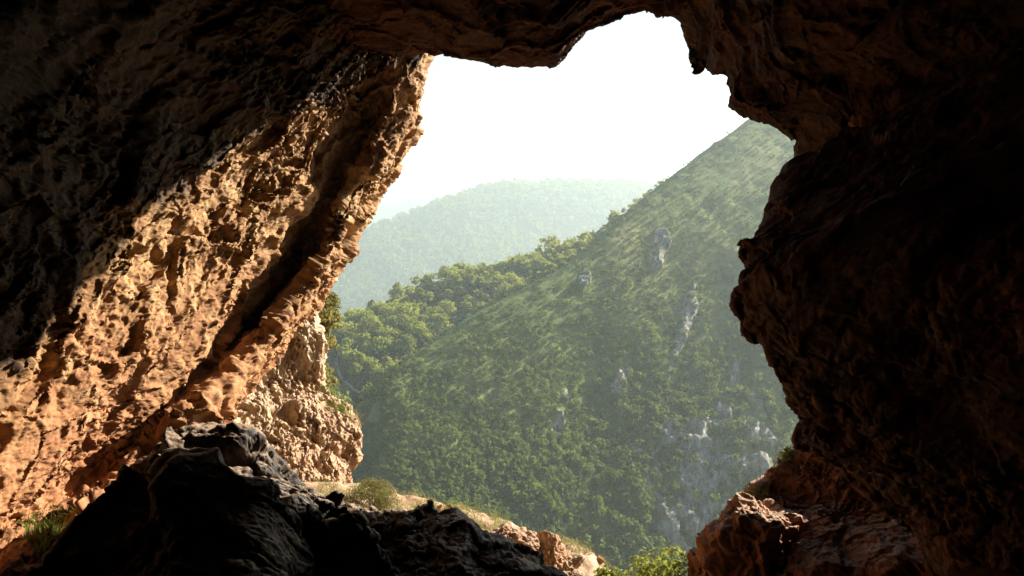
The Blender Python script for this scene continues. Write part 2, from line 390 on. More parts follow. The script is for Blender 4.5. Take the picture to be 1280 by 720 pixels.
# ------------------------------------------------------------------ cave floor and terrace down to the slope
ys = np.array([-8, -4, 0, 3, 5, 7, 8.5, 9.5, 10.4, 11.2, 13.0, 16, 22, 40, 90])
zs = np.array([-1.7, -1.7, -1.8, -2.6, -3.4, -4.0, -4.15, -4.2, -4.35, -5.2, -8.5, -17, -34, -70, -150])
yy = np.concatenate([np.linspace(-8, 5, 40, endpoint=False), np.linspace(5, 14, 260, endpoint=False), np.geomspace(14, 90, 60)])
xx = np.concatenate([-np.geomspace(60, 5, 20, endpoint=False), np.linspace(-5, 6, 320), np.geomspace(6.3, 60, 20)])
X, Y = np.meshgrid(xx, yy)
edge = -.10*(X+2)+.15*np.sin(X*1.3)
Z = np.interp(Y+edge*np.clip(Y-7, 0, 3), ys, zs) - .17*sstep(7, 9, Y) - .34*np.clip(X+.2, -2.6, 3.5)*sstep(5, 8.5, Y) - .55*np.clip(X-1.0, 0, 3)*sstep(5, 8.5, Y)
G = np.stack([X, Y, Z], -1)
G[..., 2] += .12*fbm(G*.9, 4)+.04*fbm(G*4, 5)
FLOOR = G
tag(grid_obj('ground', G, M_LEDGE), kind='structure')
def floor_z(x, y):
    i = np.clip(np.searchsorted(yy, y), 0, len(yy)-1); j = np.clip(np.searchsorted(xx, x), 0, len(xx)-1)
    return FLOOR[i, j, 2]

# ------------------------------------------------------------------ free rocks
def ico_dirs(n):
    k = np.arange(n)+.5; ph = np.arccos(1-2*k/n); t = math.pi*(1+5**.5)*k
    return np.stack([np.cos(t)*np.sin(ph), np.sin(t)*np.sin(ph), np.cos(ph)], -1)
def rock(name, c, size, seed, mat, label, cat='rock', cuts=14, rough=.06, nu=220, nv=130, rot=0, group=None, flat=None):
    """facetted block: an ellipsoid cut by planes, then broken up by noise"""
    r = np.random.default_rng(seed)
    u = np.linspace(0, 2*math.pi, nu, endpoint=False); v = np.linspace(.0, math.pi, nv)
    D = np.stack([np.cos(u)[None]*np.sin(v)[:, None], np.sin(u)[None]*np.sin(v)[:, None], np.repeat(np.cos(v)[:, None], nu, 1)], -1)
    R = np.full(D.shape[:2], 1.25)
    nn = r.normal(size=(cuts, 3)); nn /= np.linalg.norm(nn, axis=1)[:, None]
    hh = r.uniform(.72, 1.0, cuts)
    if flat is not None: nn[0] = np.array(flat)/np.linalg.norm(flat); hh[0] = .62
    for k in range(cuts):
        dt = D@nn[k]; R = np.where(dt > .05, np.minimum(R, hh[k]/np.maximum(dt, .05)), R)
    V = D*R[..., None]*np.array(size)
    ca, sa = math.cos(rot), math.sin(rot)
    V = np.stack([V[..., 0]*ca-V[..., 1]*sa, V[..., 0]*sa+V[..., 1]*ca, V[..., 2]], -1)
    s = max(size); q = V/s+seed*3.1
    d1, d2 = worley(q*2.2)
    fv, fc = facets(q*2.6+4); fv2, fc2 = facets(q*7+9)
    disp = rough*s*(1.3*fv+.5*fv2+1.5*fbm(q*1.7, 6, .6)-.5*np.exp(-((d2-d1)/.08)**2)+.35*ridged(q*7, 4, .6))
    V = V+D*disp[..., None]
    V[0] = V[0].mean(0); V[-1] = V[-1].mean(0)
    idx = np.arange(nv*nu).reshape(nv, nu); a = idx[:-1]; b_ = idx[1:]
    Fq = np.stack([a, b_, np.roll(b_, -1, 1), np.roll(a, -1, 1)], -1).reshape(-1, 4)
    o = mesh_from(name, V, Fq, mat); o.location = c
    return tag(o, label, cat, group)

pk_ = lambda a: float(np.exp(-((a-268)/95)**4))
# foreground boulder: crest line traced round, front falls towards the photographer
cr_ = [(-120,900,5.2),(20,745,5.4),(60,690,5.5),(110,636,5.6),(150,602,5.7),(168,572,5.8),(200,548,5.9),(262,545,6.0),(320,556,6.0),(352,580,6.0),(372,606,6.0),(410,626,6.0),(440,645,6.0),(470,680,5.9),(500,740,5.8),(560,900,5.6)]
rows = [[(a, b+260, d+2.0) for a, b, d in cr_], [(a+(300-a)*.02, b+60, d+.9) for a, b, d in cr_], [(a+(300-a)*.05, b+8, d+.40) for a, b, d in cr_], cr_,
        [(a+(280-a)*.06, b+34*pk_(a)+10*(1-pk_(a)), d-.36*pk_(a)-.04) for a, b, d in cr_], [(a+(280-a)*.10, b+110, d-.4-.3*pk_(a)) for a, b, d in cr_], [(a, b+230, d-1.2) for a, b, d in cr_], [(a, b+600, d-2.0) for a, b, d in cr_]]
G = loft([Pa(r) for r in rows], 420, 0, rowpos=[10, 30, 40, 60, 90, 60, 14])
G = rockify(G, 5, flip=True, big=.12, flute=.12, pit=.028, fine=.010, adir=(.5, .3, -.6), fscale=1.4)
tag(grid_obj('boulder', G, M_BOULDER, thick=(0, .1, -.6)), 'big dark boulder in the cave mouth with its top catching the sun', 'boulder')

cr2 = [(380,760,6.6),(430,655,6.7),(455,648,6.7),(490,650,6.7),(520,658,6.6),(545,652,6.6),(565,644,6.6),(588,654,6.5),(605,672,6.5),(640,688,6.4),(675,706,6.3),(700,724,6.2),(740,790,6.0)]
rows = [[(a, b+200, d+1.3) for a, b, d in cr2], [(a, b+22, d+.5) for a, b, d in cr2], cr2, [(a-6, b+26, d-.4) for a, b, d in cr2], [(a-20, b+110, d-1.0) for a, b, d in cr2], [(a-40, b+500, d-2.0) for a, b, d in cr2]]
G = loft([Pa(r) for r in rows], 340, 0, rowpos=[8, 40, 50, 60, 14])
G = rockify(G, 6, flip=True, big=.08, flute=.07, pit=.03, fine=.012, adir=(.5, .3, -.6), fscale=1.8)
tag(grid_obj('rock_ledge', G, M_BOULDER, thick=(0, .1, -.5)), 'low jagged black rock ledge running right from the big dark boulder', 'rock ledge')

# pale crag outside the left wall and red earth slope under it
K0 = [(420,250,13.6),(408,320,13.4),(399,372,13.2),(401,420,13.0),(399,480,12.8),(422,508,12.4),(443,532,12.0),(450,562,11.7),(449,592,11.4),(440,615,11.1),(445,650,10.8),(470,740,10.2)]
rows = [[(a-60, b, d+2.5) for a, b, d in K0], [(a-12, b, d+.7) for a, b, d in K0], K0, [(a-22, b, d-.3) for a, b, d in K0], [(a-75, b+4, d-.7) for a, b, d in K0], [(a-160, b+10, d-1.6) for a, b, d in K0], [(a-330, b+30, d-3.4) for a, b, d in K0]]
G = loft([Pa(r) for r in rows], 420, 0, rowpos=[8, 30, 50, 110, 110, 60])
G = rockify(G, 7, big=.10, flute=.11, pit=.05, fine=.02, adir=(.15, .1, 1), fscale=1.3)
tag(grid_obj('crag', G, M_PALE, thick=(-.8, .4, 0)), 'sunlit pale crag with crumbling red foot beyond the left cave wall', 'crag')

# lower right red rocks
K1 = [(1180,500,9.6),(1080,515,9.4),(1030,535,9.3),(1004,558,9.2),(985,580,9.1),(958,600,9.0),(940,612,8.9),(925,632,8.8),(905,650,8.7),(893,680,8.6),(880,740,8.4),(860,900,8.0)]
rows = [[(a+40, b+60, d+2.5) for a, b, d in K1], [(a+12, b+14, d+.8) for a, b, d in K1], K1, [(a+25, b+12, d-.25) for a, b, d in K1], [(a+85, b+40, d-.7) for a, b, d in K1], [(a+180, b+90, d-1.5) for a, b, d in K1], [(a+420, b+160, d-3) for a, b, d in K1]]
G = loft([Pa(r) for r in rows], 380, 0, rowpos=[8, 30, 50, 100, 90, 40])
G = rockify(G, 8, flip=True, big=.12, flute=.09, pit=.04, fine=.018, adir=(.8, .1, -.5), fscale=1.3)
tag(grid_obj('rock_slope', G, M_RED, thick=(.5, .6, -.8)), 'reddish rock slope beneath the overhanging right cave wall', 'rock slope')

rock('rock', P(948, 688, 8.2), (.46, .42, .62), 21, M_RED, 'blocky red rock with a glinting white top, right of the cave mouth', flat=(.15, -.1, 1), rot=.3)
rock('rock', P(888, 716, 8.3), (.22, .22, .26), 22, M_RED, 'small red rock with bright edge left of the blocky red rock', flat=(.1, -.2, 1))
def fl(px, py, d):
    s_ = screen(FLOOR); j = np.unravel_index(np.argmin(np.hypot(s_[..., 0]-px, s_[..., 1]-py)+30*np.abs(s_[..., 2]-d)), FLOOR.shape[:2]); return FLOOR[j]
rock('rock', fl(636, 684, 9.4)+[0, 0, .10], (.29, .26, .2), 31, M_LEDGE, 'brown rounded rock at the left end of the sunlit rubble', rough=.06)
rock('rock', fl(700, 692, 9.4)+[0, 0, .11], (.23, .22, .24), 32, M_PALE, 'pale grey boulder beside dry grass on the sunlit ledge', rough=.06)
rock('rock', fl(688, 712, 8.9)+[0, 0, .02], (.36, .3, .13), 33, M_LEDGE, 'flat tan rock slab at the right end of the sunlit ledge', rough=.08)
rock('rock', fl(728, 712, 9.0)+[0, 0, .02], (.14, .12, .12), 35, M_LEDGE, 'small angular tan rock just right of the flat slab', rough=.08, nu=100, nv=60)
rock('rock', P(417, 622, 10.6), (.12, .1, .09), 34, M_RED, 'little red stone at the foot of the crag', nu=80, nv=50)

proto_st = [rock('stone', fl(560, 662, 9.8), (.07, .06, .05), 41, M_LEDGE, 'small tan stone lying in the dry terrace grass', nu=60, nv=36, group='small stones on the sunlit terrace', rough=.08),
            rock('stone', fl(600, 672, 9.6), (.05, .06, .035), 42, M_PALE, 'small tan stone lying in the dry terrace grass', nu=60, nv=36, group='small stones on the sunlit terrace', rough=.08)]
rs = np.random.default_rng(9)
for k in range(46):
    q = proto_st[k % 2].copy(); COL.objects.link(q)
    x_, y_ = rs.uniform(-1.9, 1.1), rs.uniform(8.8, 11.2); q.location = (x_, y_, floor_z(x_, y_)+.005); q.rotation_euler = tuple(rs.uniform(-3, 3, 3)); f_ = rs.uniform(.4, 1.3); q.scale = (f_, f_, f_)

# ------------------------------------------------------------------ hills
def smoothnoise_hill(G, amp, fr, seed, aniso=(1, 1, 1), flip=False):
    n = normals(G, flip); n = np.where(n[..., 2:3] < 0, -n, n)
    return G + n*(amp*fbm(G*fr*np.array(aniso)+seed*7.7, 6, .52))[..., None]

# right hillside
crest = [(1300,-40,800),(1100,62,720),(1010,112,660),(940,150,610),(880,193,565),(830,230,530),(790,262,503),(740,305,473),(690,342,448),(640,372,428),(590,399,410),(540,426,395),(500,456,380),(470,508,368),(440,556,356),(400,610,345),(300,690,330),(100,800,315)]
bot = [(1300,1000,330),(1100,960,305),(1010,940,300),(940,930,300),(880,920,300),(830,910,298),(790,900,296),(740,900,294),(690,890,290),(640,890,285),(590,890,280),(540,890,275),(500,890,272),(470,890,270),(440,890,268),(400,900,265),(300,920,260),(100,950,250)]
A, B = Pa(crest), Pa(bot)
Z0 = A+np.array([25, 90, -25]); Z1 = A+np.array([60, 260, -190])
rows = [Z1, Z0, A, A*.66+B*.34+np.array([-2, -4, 6]), A*.33+B*.67+np.array([-2, -6, 6]), B]
HG = loft(rows, 520, 0, rowpos=[20, 30, 150, 150, 150])
wv = np.linspace(0, 1, HG.shape[0])[:, None]; edge_ = sstep(.30, .55, wv)
HG0 = HG.copy(); HG = smoothnoise_hill(HG, 7, .012, 1, (1, 1, .5)); HG = HG0+(HG-HG0)*(.25+.75*edge_)[..., None]
HG = HG + np.array([0, 0, 1.0])*(0.5*edge_*ridged((HG*np.array([1, .75, 0]))@np.array([[.8, .6, 0], [-.6, .8, 0], [0, 0, 1]])*np.array([.035, .010, 0])+5, 3, .5))[..., None]
HG = smoothnoise_hill(HG, .55, .09, 2)
sp = screen(HG)
def blob(px, py, rx, ry, ang=0):
    c, s = math.cos(ang), math.sin(ang); a = sp[..., 0]-px; b = sp[..., 1]-py
    return np.exp(-(((a*c+b*s)/rx)**2+((-a*s+b*c)/ry)**2))
cl = np.zeros(HG.shape[:2])
for (a, b, rx, ry, an, k) in ((865, 600, 60, 85, .1, 1.0), (945, 550, 22, 60, .0, .9), (905, 520, 14, 70, .25, .8), (850, 425, 8, 60, .35, .75), (822, 312, 12, 32, .3, .75), (775, 480, 12, 60, .3, .5),
                              (800, 560, 16, 50, .3, .5), (830, 640, 30, 50, .2, .6), (905, 640, 50, 70, 0, .8), (730, 350, 10, 22, .4, .45), (860, 380, 8, 30, .3, .6), (700, 520, 12, 60, .3, .35)):
    cl = np.maximum(cl, k*blob(a, b, rx, ry, an))
cl = cl*(1.0+.95*fbm(HG*np.array([.07, .07, .022]), 5, .6))
nn_ = normals(HG); nn_ = np.where(nn_[..., 2:3] < 0, -nn_, nn_)
HG = HG + nn_*(sstep(.25, .6, cl)*3.2*(ridged(HG*np.array([.10, .10, .03]), 5, .6)-.4))[..., None]
tag(grid_obj('hillside', HG, M_HILL, attrs={'cliff': cl}), kind='structure')
HCL = cl

# wooded ridge behind
crest = [(900,200,760),(820,247,700),(740,296,640),(700,314,620),(640,339,600),(580,352,580),(520,367,560),(470,392,540),(430,412,520),(395,426,510),(300,450,500),(100,520,490)]
A = Pa(crest); B = np.array([P(a, 620 if a < 600 else 560, 345+(a-400)*.1) for a, _, _ in crest])
RG = loft([A+np.array([0, 250, -190]), A+np.array([0, 60, -22]), A, A*.7+B*.3+np.array([0, -5, 4]), A*.35+B*.65, B], 300, 0, rowpos=[15, 20, 90, 90, 60])
RG = smoothnoise_hill(RG, 4, .014, 4)
RG = smoothnoise_hill(RG, 1.2, .1, 5)
sp = screen(RG)
pth = [(421,448),(422,462),(428,474),(437,482),(447,490),(456,491)]
dm = np.full(RG.shape[:2], 99.0)
for (x0, y0), (x1, y1) in zip(pth[:-1], pth[1:]):
    ab = np.array([x1-x0, y1-y0]); t = np.clip(((sp[..., 0]-x0)*ab[0]+(sp[..., 1]-y0)*ab[1])/(ab@ab), 0, 1)
    dm = np.minimum(dm, np.hypot(sp[..., 0]-x0-t*ab[0], sp[..., 1]-y0-t*ab[1]))
tag(grid_obj('wooded_ridge', RG, M_RIDGE, attrs={'cliff': dm*0}), kind='structure')

def pick(Gr, px, py):
    s = screen(Gr); j = np.unravel_index(np.argmin(np.hypot(s[..., 0]-px, s[..., 1]-py)), Gr.shape[:2]); return Gr[j]
m, nt, out = mat_new('pale_path_earth'); b = N(nt, 'ShaderNodeBsdfPrincipled'); b.inputs['Base Color'].default_value = (.42, .33, .24, 1); b.inputs['Roughness'].default_value = .95
ns = N(nt, 'ShaderNodeTexNoise', Scale=.5, Detail=5.0); rr = ramp(nt, [(.3, (.33, .26, .18)), (.7, (.5, .42, .32))], ns.outputs['Fac']); nt.links.new(rr.outputs[0], b.inputs['Base Color']); nt.links.new(b.outputs[0], out.inputs[0]); M_PATH = m
def gpt(Gr, px, py):
    """the spot of the ground sheet seen towards (px, py), between its mesh points"""
    S_ = screen(Gr); j = np.unravel_index(np.argmin(np.hypot(S_[..., 0]-px, S_[..., 1]-py)), Gr.shape[:2])
    a_, b_ = min(max(j[0], 1), Gr.shape[0]-2), min(max(j[1], 1), Gr.shape[1]-2)
    J = np.stack([(S_[a_+1, b_, :2]-S_[a_-1, b_, :2])/2, (S_[a_, b_+1, :2]-S_[a_, b_-1, :2])/2], 1)
    t = np.clip(np.linalg.solve(J, np.array([px, py])-S_[a_, b_, :2]), -1.2, 1.2)
    return Gr[a_, b_]+t[0]*(Gr[a_+1, b_]-Gr[a_-1, b_])/2+t[1]*(Gr[a_, b_+1]-Gr[a_, b_-1])/2
pp_ = cr(np.array(pth, float), 46)
wl = 1.9+1.2*np.linspace(0, 1, 46)
PG = np.stack([[gpt(RG, a-w_*k_, b) for (a, b), w_ in zip(pp_, wl)] for k_ in (1, 0, -1)])
PG[..., 2] += .35; PG[1, :, 2] += .1
tag(grid_obj('path', PG, M_PATH, thick=(0, 0, -1.2)), kind='structure')

def hill(name, crest, depth_drop, front, seed, amp, fr, nu=260):
    A = Pa(crest)
    Bt = A + np.array([0, -front, -depth_drop])
    g = loft([A+np.array([0, front, -depth_drop*.9]), A+np.array([0, front*.3, -depth_drop*.12]), A, A*.7+Bt*.3+np.array([0, 0, depth_drop*.05]), A*.35+Bt*.65, Bt], nu, 0, rowpos=[12, 20, 60, 60, 40])
    g = smoothnoise_hill(g, amp, fr, seed)
    g = smoothnoise_hill(g, amp*.12, fr*9, seed+1)
    tag(grid_obj(name, g, M_FAR), kind='structure')
    return g
H1 = hill('distant_hill', [(a, b, d*1.9) for a, b, d in ((-200,470,1200),(200,440,1300),(330,385,1350),(400,338,1400),(450,296,1450),(500,274,1500),(560,251,1550),(620,236,1600),(700,232,1650),(790,234,1700),(870,236,1750),(1000,240,1800),(1400,250,1900))], 560, 1000, 11, 22, .0024)
H2 = hill('distant_hill', [(a, b, d*1.9) for a, b, d in ((-300,300,2600),(200,285,2700),(380,276,2700),(450,268,2750),(520,254,2800),(580,247,2850),(660,238,2900),(800,232,3000),(1100,228,3200),(1600,226,3400))], 560, 1300, 13, 30, .0014)
H3 = hill('distant_hill', [(-600,238,6400),(200,228,6600),(440,225,6700),(560,221,6800),(700,222,6800),(800,225,6900),(1100,222,7000),(1900,224,7400)], 620, 1200, 15, 30, .0012)
# valley floor out to the horizon
xv = np.linspace(-11500, 11500, 180); yv = np.concatenate([np.linspace(60, 2000, 80), np.linspace(2100, 11500, 70)])
X, Y = np.meshgrid(xv, yv); Zv = -380+20*fbm(np.stack([X*.001, Y*.001, X*0], -1), 4)
tag(grid_obj('valley_ground', np.stack([X, Y, Zv], -1), M_FAR), kind='structure')

# ------------------------------------------------------------------ foliage
def crown_quads(seed, n, leaf, h=1.0, w=.5, clumps=14, low=.25):
    """leaf faces on uneven clumps through the crown; unit tree of height h, half width w"""
    r = np.random.default_rng(seed)
    c = r.normal(size=(clumps, 3)); c /= np.linalg.norm(c, axis=1)[:, None]; c *= r.uniform(.25, .95, clumps)[:, None]**.6
    c = c*np.array([w*.75, w*.75, h*(1-low)*.38]) + np.array([0, 0, h*(low+(1-low)*.5)])
    cs = r.uniform(.45, .8, clumps)*w*.62
    k = r.integers(0, clumps, n); d = r.normal(size=(n, 3)); d /= np.linalg.norm(d, axis=1)[:, None]
    d[:, 2] = np.where(d[:, 2] < -.3, -d[:, 2], d[:, 2])
    p = c[k]+d*(cs[k]*r.uniform(.65, 1.08, n))[:, None]
    nn = d+r.normal(size=(n, 3))*.55; nn /= np.linalg.norm(nn, axis=1)[:, None]
    a = np.cross(nn, r.normal(size=(n, 3))); a /= np.linalg.norm(a, axis=1)[:, None]; b = np.cross(nn, a)
    s = (leaf*r.uniform(.6, 1.3, n))[:, None]
    V = np.stack([p-a*s, p-b*s*.6, p+a*s, p+b*s*.6], 1)
    tint = np.repeat((.3+.5*r.random(clumps))[k]*.6+.25*r.random(n), 4)
    return V, tint

def trunk_mesh(seed, h=1.0, w=.5, r0=.03):
    r = np.random.default_rng(seed); Vs = []; Fs = []; off = 0
    def tube(pts, rad, ns=6):
        nonlocal off
        pts = np.array(pts); a = np.linspace(0, 2*math.pi, ns, endpoint=False)
        for p, q in zip(pts, rad): Vs.append(np.stack([p[0]+q*np.cos(a), p[1]+q*np.sin(a), p[2]+0*a], -1))
        for k in range(len(pts)-1):
            for i in range(ns): Fs.append((off+k*ns+i, off+k*ns+(i+1) % ns, off+(k+1)*ns+(i+1) % ns, off+(k+1)*ns+i))
        off += len(pts)*ns
    tube([(0, 0, -.08), (.01, 0, .12*h), (.02, .01, .35*h), (.0, .02, .7*h)], [r0*1.3, r0, r0*.7, r0*.2])
    for k in range(5):
        a = r.uniform(0, 6.28); z = r.uniform(.2, .4)*h
        tube([(.01, 0, z), (math.cos(a)*w*.35, math.sin(a)*w*.35, z+.14*h), (math.cos(a)*w*.65, math.sin(a)*w*.65, z+.32*h)], [r0*.5, r0*.35, r0*.12])
    return np.concatenate(Vs), np.array(Fs)

def crown_obj(name, V, tint, mat, parent=None):
    n = len(V); return mesh_from(name, V.reshape(-1, 3), np.arange(n*4).reshape(n, 4), mat, parent=parent, attrs={'tint': tint}, smooth=False)

OPEN = [(535,78),(600,84),(690,86),(735,42),(790,12),(828,9),(865,88),(935,148),(1012,205),(970,252),(917,340),(958,455),(1008,550),(940,612),(893,680),(870,720),(700,720),(600,660),(550,640),(450,600),(440,520),(399,480),(399,372),(455,265)]
def inside(x, y, poly=OPEN):
    c = np.zeros(np.shape(x), bool); n = len(poly)
    for i in range(n):
        x0, y0 = poly[i]; x1, y1 = poly[(i+1) % n]
        c ^= ((y0 > y) != (y1 > y)) & (x < (x1-x0)*(y-y0)/((y1-y0)+1e-9)+x0)
    return c

def sample(Gr, n, rng, band=None):
    nv, nu = Gr.shape[:2]; v = rng.random(n)*(nv-1.01); u = rng.random(n)*(nu-1.01)
    if band is not None: v = band[0]+(band[1]-band[0])*rng.random(n)
    i, j = v.astype(int), u.astype(int); return Gr[i, j], i, j

def merged(name, protos, pos, size, tint, mat, label, cat):
    """one mesh of scrub nobody could count"""
    Vs = []; Ts = []; r = np.random.default_rng(77)
    k = r.integers(0, len(protos), len(pos)); an = r.uniform(0, 6.28, len(pos))
    for pi, (V, t) in enumerate(protos):
        idx = np.where(k == pi)[0]
        c, s = np.cos(an[idx]), np.sin(an[idx])
        W = V[None]*size[idx, None, None, None]
        x = W[..., 0]*c[:, None, None]-W[..., 1]*s[:, None, None]; y = W[..., 0]*s[:, None, None]+W[..., 1]*c[:, None, None]
        W = np.stack([x, y, W[..., 2]], -1)+pos[idx, None, None, :]
        Vs.append(W.reshape(-1, 3)); Ts.append((np.clip(t[None]*.6+tint[idx, None], 0, 1)).ravel())
    V = np.concatenate(Vs); n = len(V)//4
    o = mesh_from(name, V, np.arange(n*4).reshape(n, 4), mat, attrs={'tint': np.concatenate(Ts)}, smooth=False)
    return tag(o, label, cat, kind='stuff')

# tree positions on the hillside and ridge
pts, si, tn_, reg = [], [], [], []
rng = np.random.default_rng(3)
p, i, j = sample(HG, 36000, rng, (40, HG.shape[0]-1))
dens = .5+.9*fbm(p*.018+3, 3); ps_ = screen(p); rel = ps_[..., 1]-np.interp(ps_[..., 0], [440, 470, 500, 540, 640, 740, 830, 940, 1010], [550, 508, 456, 418, 366, 303, 230, 150, 112]); low = sstep(50, 330, rel)
keep = (rng.random(len(p)) < np.clip(.45+dens*.6+low*.35, .30, 1)*(.45+.55*sstep(5, 90, rel))) & ~((HCL[i, j] > .38) & (rng.random(len(p)) < .8))
q_ = screen(p); keep &= ~((q_[:, 0] < 474) & (q_[:, 1] < 530))
p = p[keep]; lw = low[keep]
sz = (.8+1.7*rng.random(len(p))**2.2+lw*4.2*rng.random(len(p))**2.4)
pts.append(p); si.append(sz); tn_.append(.16+.40*rng.random(len(p))*(1-.4*lw)+.12*fbm(p*.03, 2)); reg.append(np.zeros(len(p), int))
p, i, j = sample(RG, 2300, rng, (10, RG.shape[0]-1))
sq = screen(p)
def pdist(x, y):
    r_ = np.full(len(x), 99.0)
    for (x0, y0), (x1, y1) in zip(pth[:-1], pth[1:]):
        t = np.clip(((x-x0)*(x1-x0)+(y-y0)*(y1-y0))/((x1-x0)**2+(y1-y0)**2), 0, 1); r_ = np.minimum(r_, np.hypot(x-x0-t*(x1-x0), y-y0-t*(y1-y0)))
    return r_
dpath = np.minimum(np.minimum(pdist(sq[:, 0], sq[:, 1]), pdist(sq[:, 0], sq[:, 1]-10)), pdist(sq[:, 0], sq[:, 1]-20)); dens = fbm(p*.02+9, 3)
keep = (dpath > 10) & (rng.random(len(p)) < np.clip(.85+dens, .5, 1)); p = p[keep]
sz = 4.0+7.5*rng.random(len(p))**1.5
pts.append(p); si.append(sz); tn_.append(.45+.5*rng.random(len(p))); reg.append(np.ones(len(p), int))
p, i, j = sample(RG, 26000, rng, (60, RG.shape[0]-1)); sq = screen(p); dd_ = np.minimum(pdist(sq[:, 0], sq[:, 1]), pdist(sq[:, 0], sq[:, 1]-5))
keep = (sq[:, 0] < 700) & (dd_ > 3.2) & (rng.random(len(p)) < .35+.3*(dd_ < 22)); p = p[keep]
pts.append(p); si.append(1.0+2.0*rng.random(len(p))**1.5); tn_.append(.15+.5*rng.random(len(p))); reg.append(np.zeros(len(p), int))
pts, si, tn_, reg = map(np.concatenate, (pts, si, tn_, reg))
sc = screen(pts); app = si/sc[:, 2]*F
vis = inside(sc[:, 0], sc[:, 1])
order = np.argsort(-np.where(vis, app, 0))
near = order[:296]; rest = np.ones(len(pts), bool); rest[near] = False
small = [crown_quads(100+k, 60, .16, 1, .6, 8, .02) for k in range(5)]
merged('hill_scrub', small, pts[rest & (reg == 0)], si[rest & (reg == 0)], tn_[rest & (reg == 0)], M_SCRUB, 'dense low green scrub and bushes covering the steep hillside', 'scrub')
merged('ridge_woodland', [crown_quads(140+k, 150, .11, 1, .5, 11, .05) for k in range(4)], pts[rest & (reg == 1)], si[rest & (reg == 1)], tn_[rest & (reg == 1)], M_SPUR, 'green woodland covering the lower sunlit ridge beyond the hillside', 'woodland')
# far woods
for nm, g, n_, s0, s1, lab in (('far_woodland', H1, 9000, 9, 19, 'hazy blue green woodland covering the distant rounded hill'), ('far_woodland', H2, 4500, 16, 34, 'pale sunlit woodland on the hazy hill beyond the rounded one')):
    p, i, j = sample(g, n_, rng, (12, 150)); s = screen(p)
    merged(nm, [crown_quads(180+k, 26, .3, 1, .6, 6, .0) for k in range(3)], p-[0, 0, 2], s0+(s1-s0)*rng.random(len(p)), .2+.4*rng.random(len(p)), M_LEAF, lab, 'woodland')

kinds = [('broadleaf_tree', 61, .50, .22), ('broadleaf_tree', 62, .42, .2), ('bushy_tree', 63, .60, .08), ('bushy_tree', 64, .66, .05), ('slender_tree', 65, .33, .15), ('bushy_tree', 66, .55, .1)]
proto = []
for (nm, sd_, w, lo) in kinds:
    V, t = crown_quads(sd_, 620, .062, 1, w, 20, lo); t = np.clip(t, 0, 1)
    e = []
    for off, mm in ((-.1, M_LEAF), (.12, M_LEAF), (.3, M_LEAF), (.05, M_SPUR), (.3, M_SPUR)):
        q = crown_obj('crown', V, np.clip(t+off, 0, 1), mm); e.append(q.data); bpy.data.objects.remove(q)
    TV, TF = trunk_mesh(sd_, 1, w); q = mesh_from('trunk', TV, TF, M_BARK); tm = q.data; bpy.data.objects.remove(q)
    proto.append((nm, e, tm))
LAB = {0: [('dark green bushy tree on the lower shaded hillside', 'trees low on the shaded hillside'), ('small green tree on the upper shaded hillside', 'trees high on the shaded hillside')],
       1: [('green broad tree standing on the sunlit ridge crest', 'trees along the sunlit ridge crest'), ('yellow green tree on the ridge slope near the path', 'trees below the ridge crest')]}
for q in near:
    k = rng.integers(0, 6) if reg[q] else rng.choice([0, 2, 3, 5])
    nm, cm, tm = proto[k]
    kindlab = {'broadleaf_tree': 'open crowned tree', 'bushy_tree': 'dense bushy tree', 'slender_tree': 'slender tree'}[nm]
    x, y = sc[q, 0], sc[q, 1]
    tone = 0 if tn_[q] < .33 else (1 if tn_[q] < .5 else 2)
    tw = ('dark green', 'mid green', 'yellow green')[tone]
    if reg[q]:
        crestd = y - np.interp(x, [395, 430, 470, 520, 640, 740], [427, 412, 392, 367, 339, 296])
        pl = 'on the sunlit ridge crest' if crestd < 22 else ('beside the pale path below the ridge' if (x < 480 and y > 435) else 'on the slope just below the ridge crest')
    else:
        pl = 'left of the pale cliffs low on the hillside' if (y > 560 and x < 820) else ('among the pale cliffs on the hillside' if (y > 480 and x > 820) else ('high on the right of the hillside' if y < 330 else ('on the left flank of the hillside' if x < 620 else 'in the middle of the hillside')))
    o = empty(nm, pts[q]-[0, 0, .1*si[q]], f'{tw} {kindlab} {pl}', 'tree', f'{tw} {kindlab}s {pl}')
    s = si[q]; o.scale = (s*rng.uniform(.85, 1.2), s*rng.uniform(.85, 1.2), s*rng.uniform(.9, 1.15)); o.rotation_euler[2] = rng.uniform(0, 6.28)
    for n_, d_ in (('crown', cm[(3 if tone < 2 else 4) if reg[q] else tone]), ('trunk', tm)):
        c = bpy.data.objects.new(n_, d_); COL.objects.link(c); c.parent = o

# tree just outside behind the crag
tx, ty, tz = P(399, 362, 15.0); bz = floor_z(tx, ty); H_ = tz-bz
t = empty('broadleaf_tree', (tx, ty, bz), 'leafy olive tree half hidden behind the pale crag', 'tree')
V, tt_ = crown_quads(91, 6500, .032, 1.35, .46, 26, .0); V = V*np.array([1, 1, 1])+np.array([0, 0, H_-1.3])
V2, t2_ = crown_quads(92, 4500, .032, 1.6, .42, 20, .0); V2 = V2+np.array([-.15, .1, H_-2.5])
crown_obj('crown', np.concatenate([V, V2]), np.clip(np.concatenate([tt_, t2_])+.15, 0, 1), M_OLIVE, t)
TV, TF = trunk_mesh(91, 1, .06, .012); mesh_from('trunk', TV*np.array([7, 7, H_*1.25]), TF, M_BARK, t)

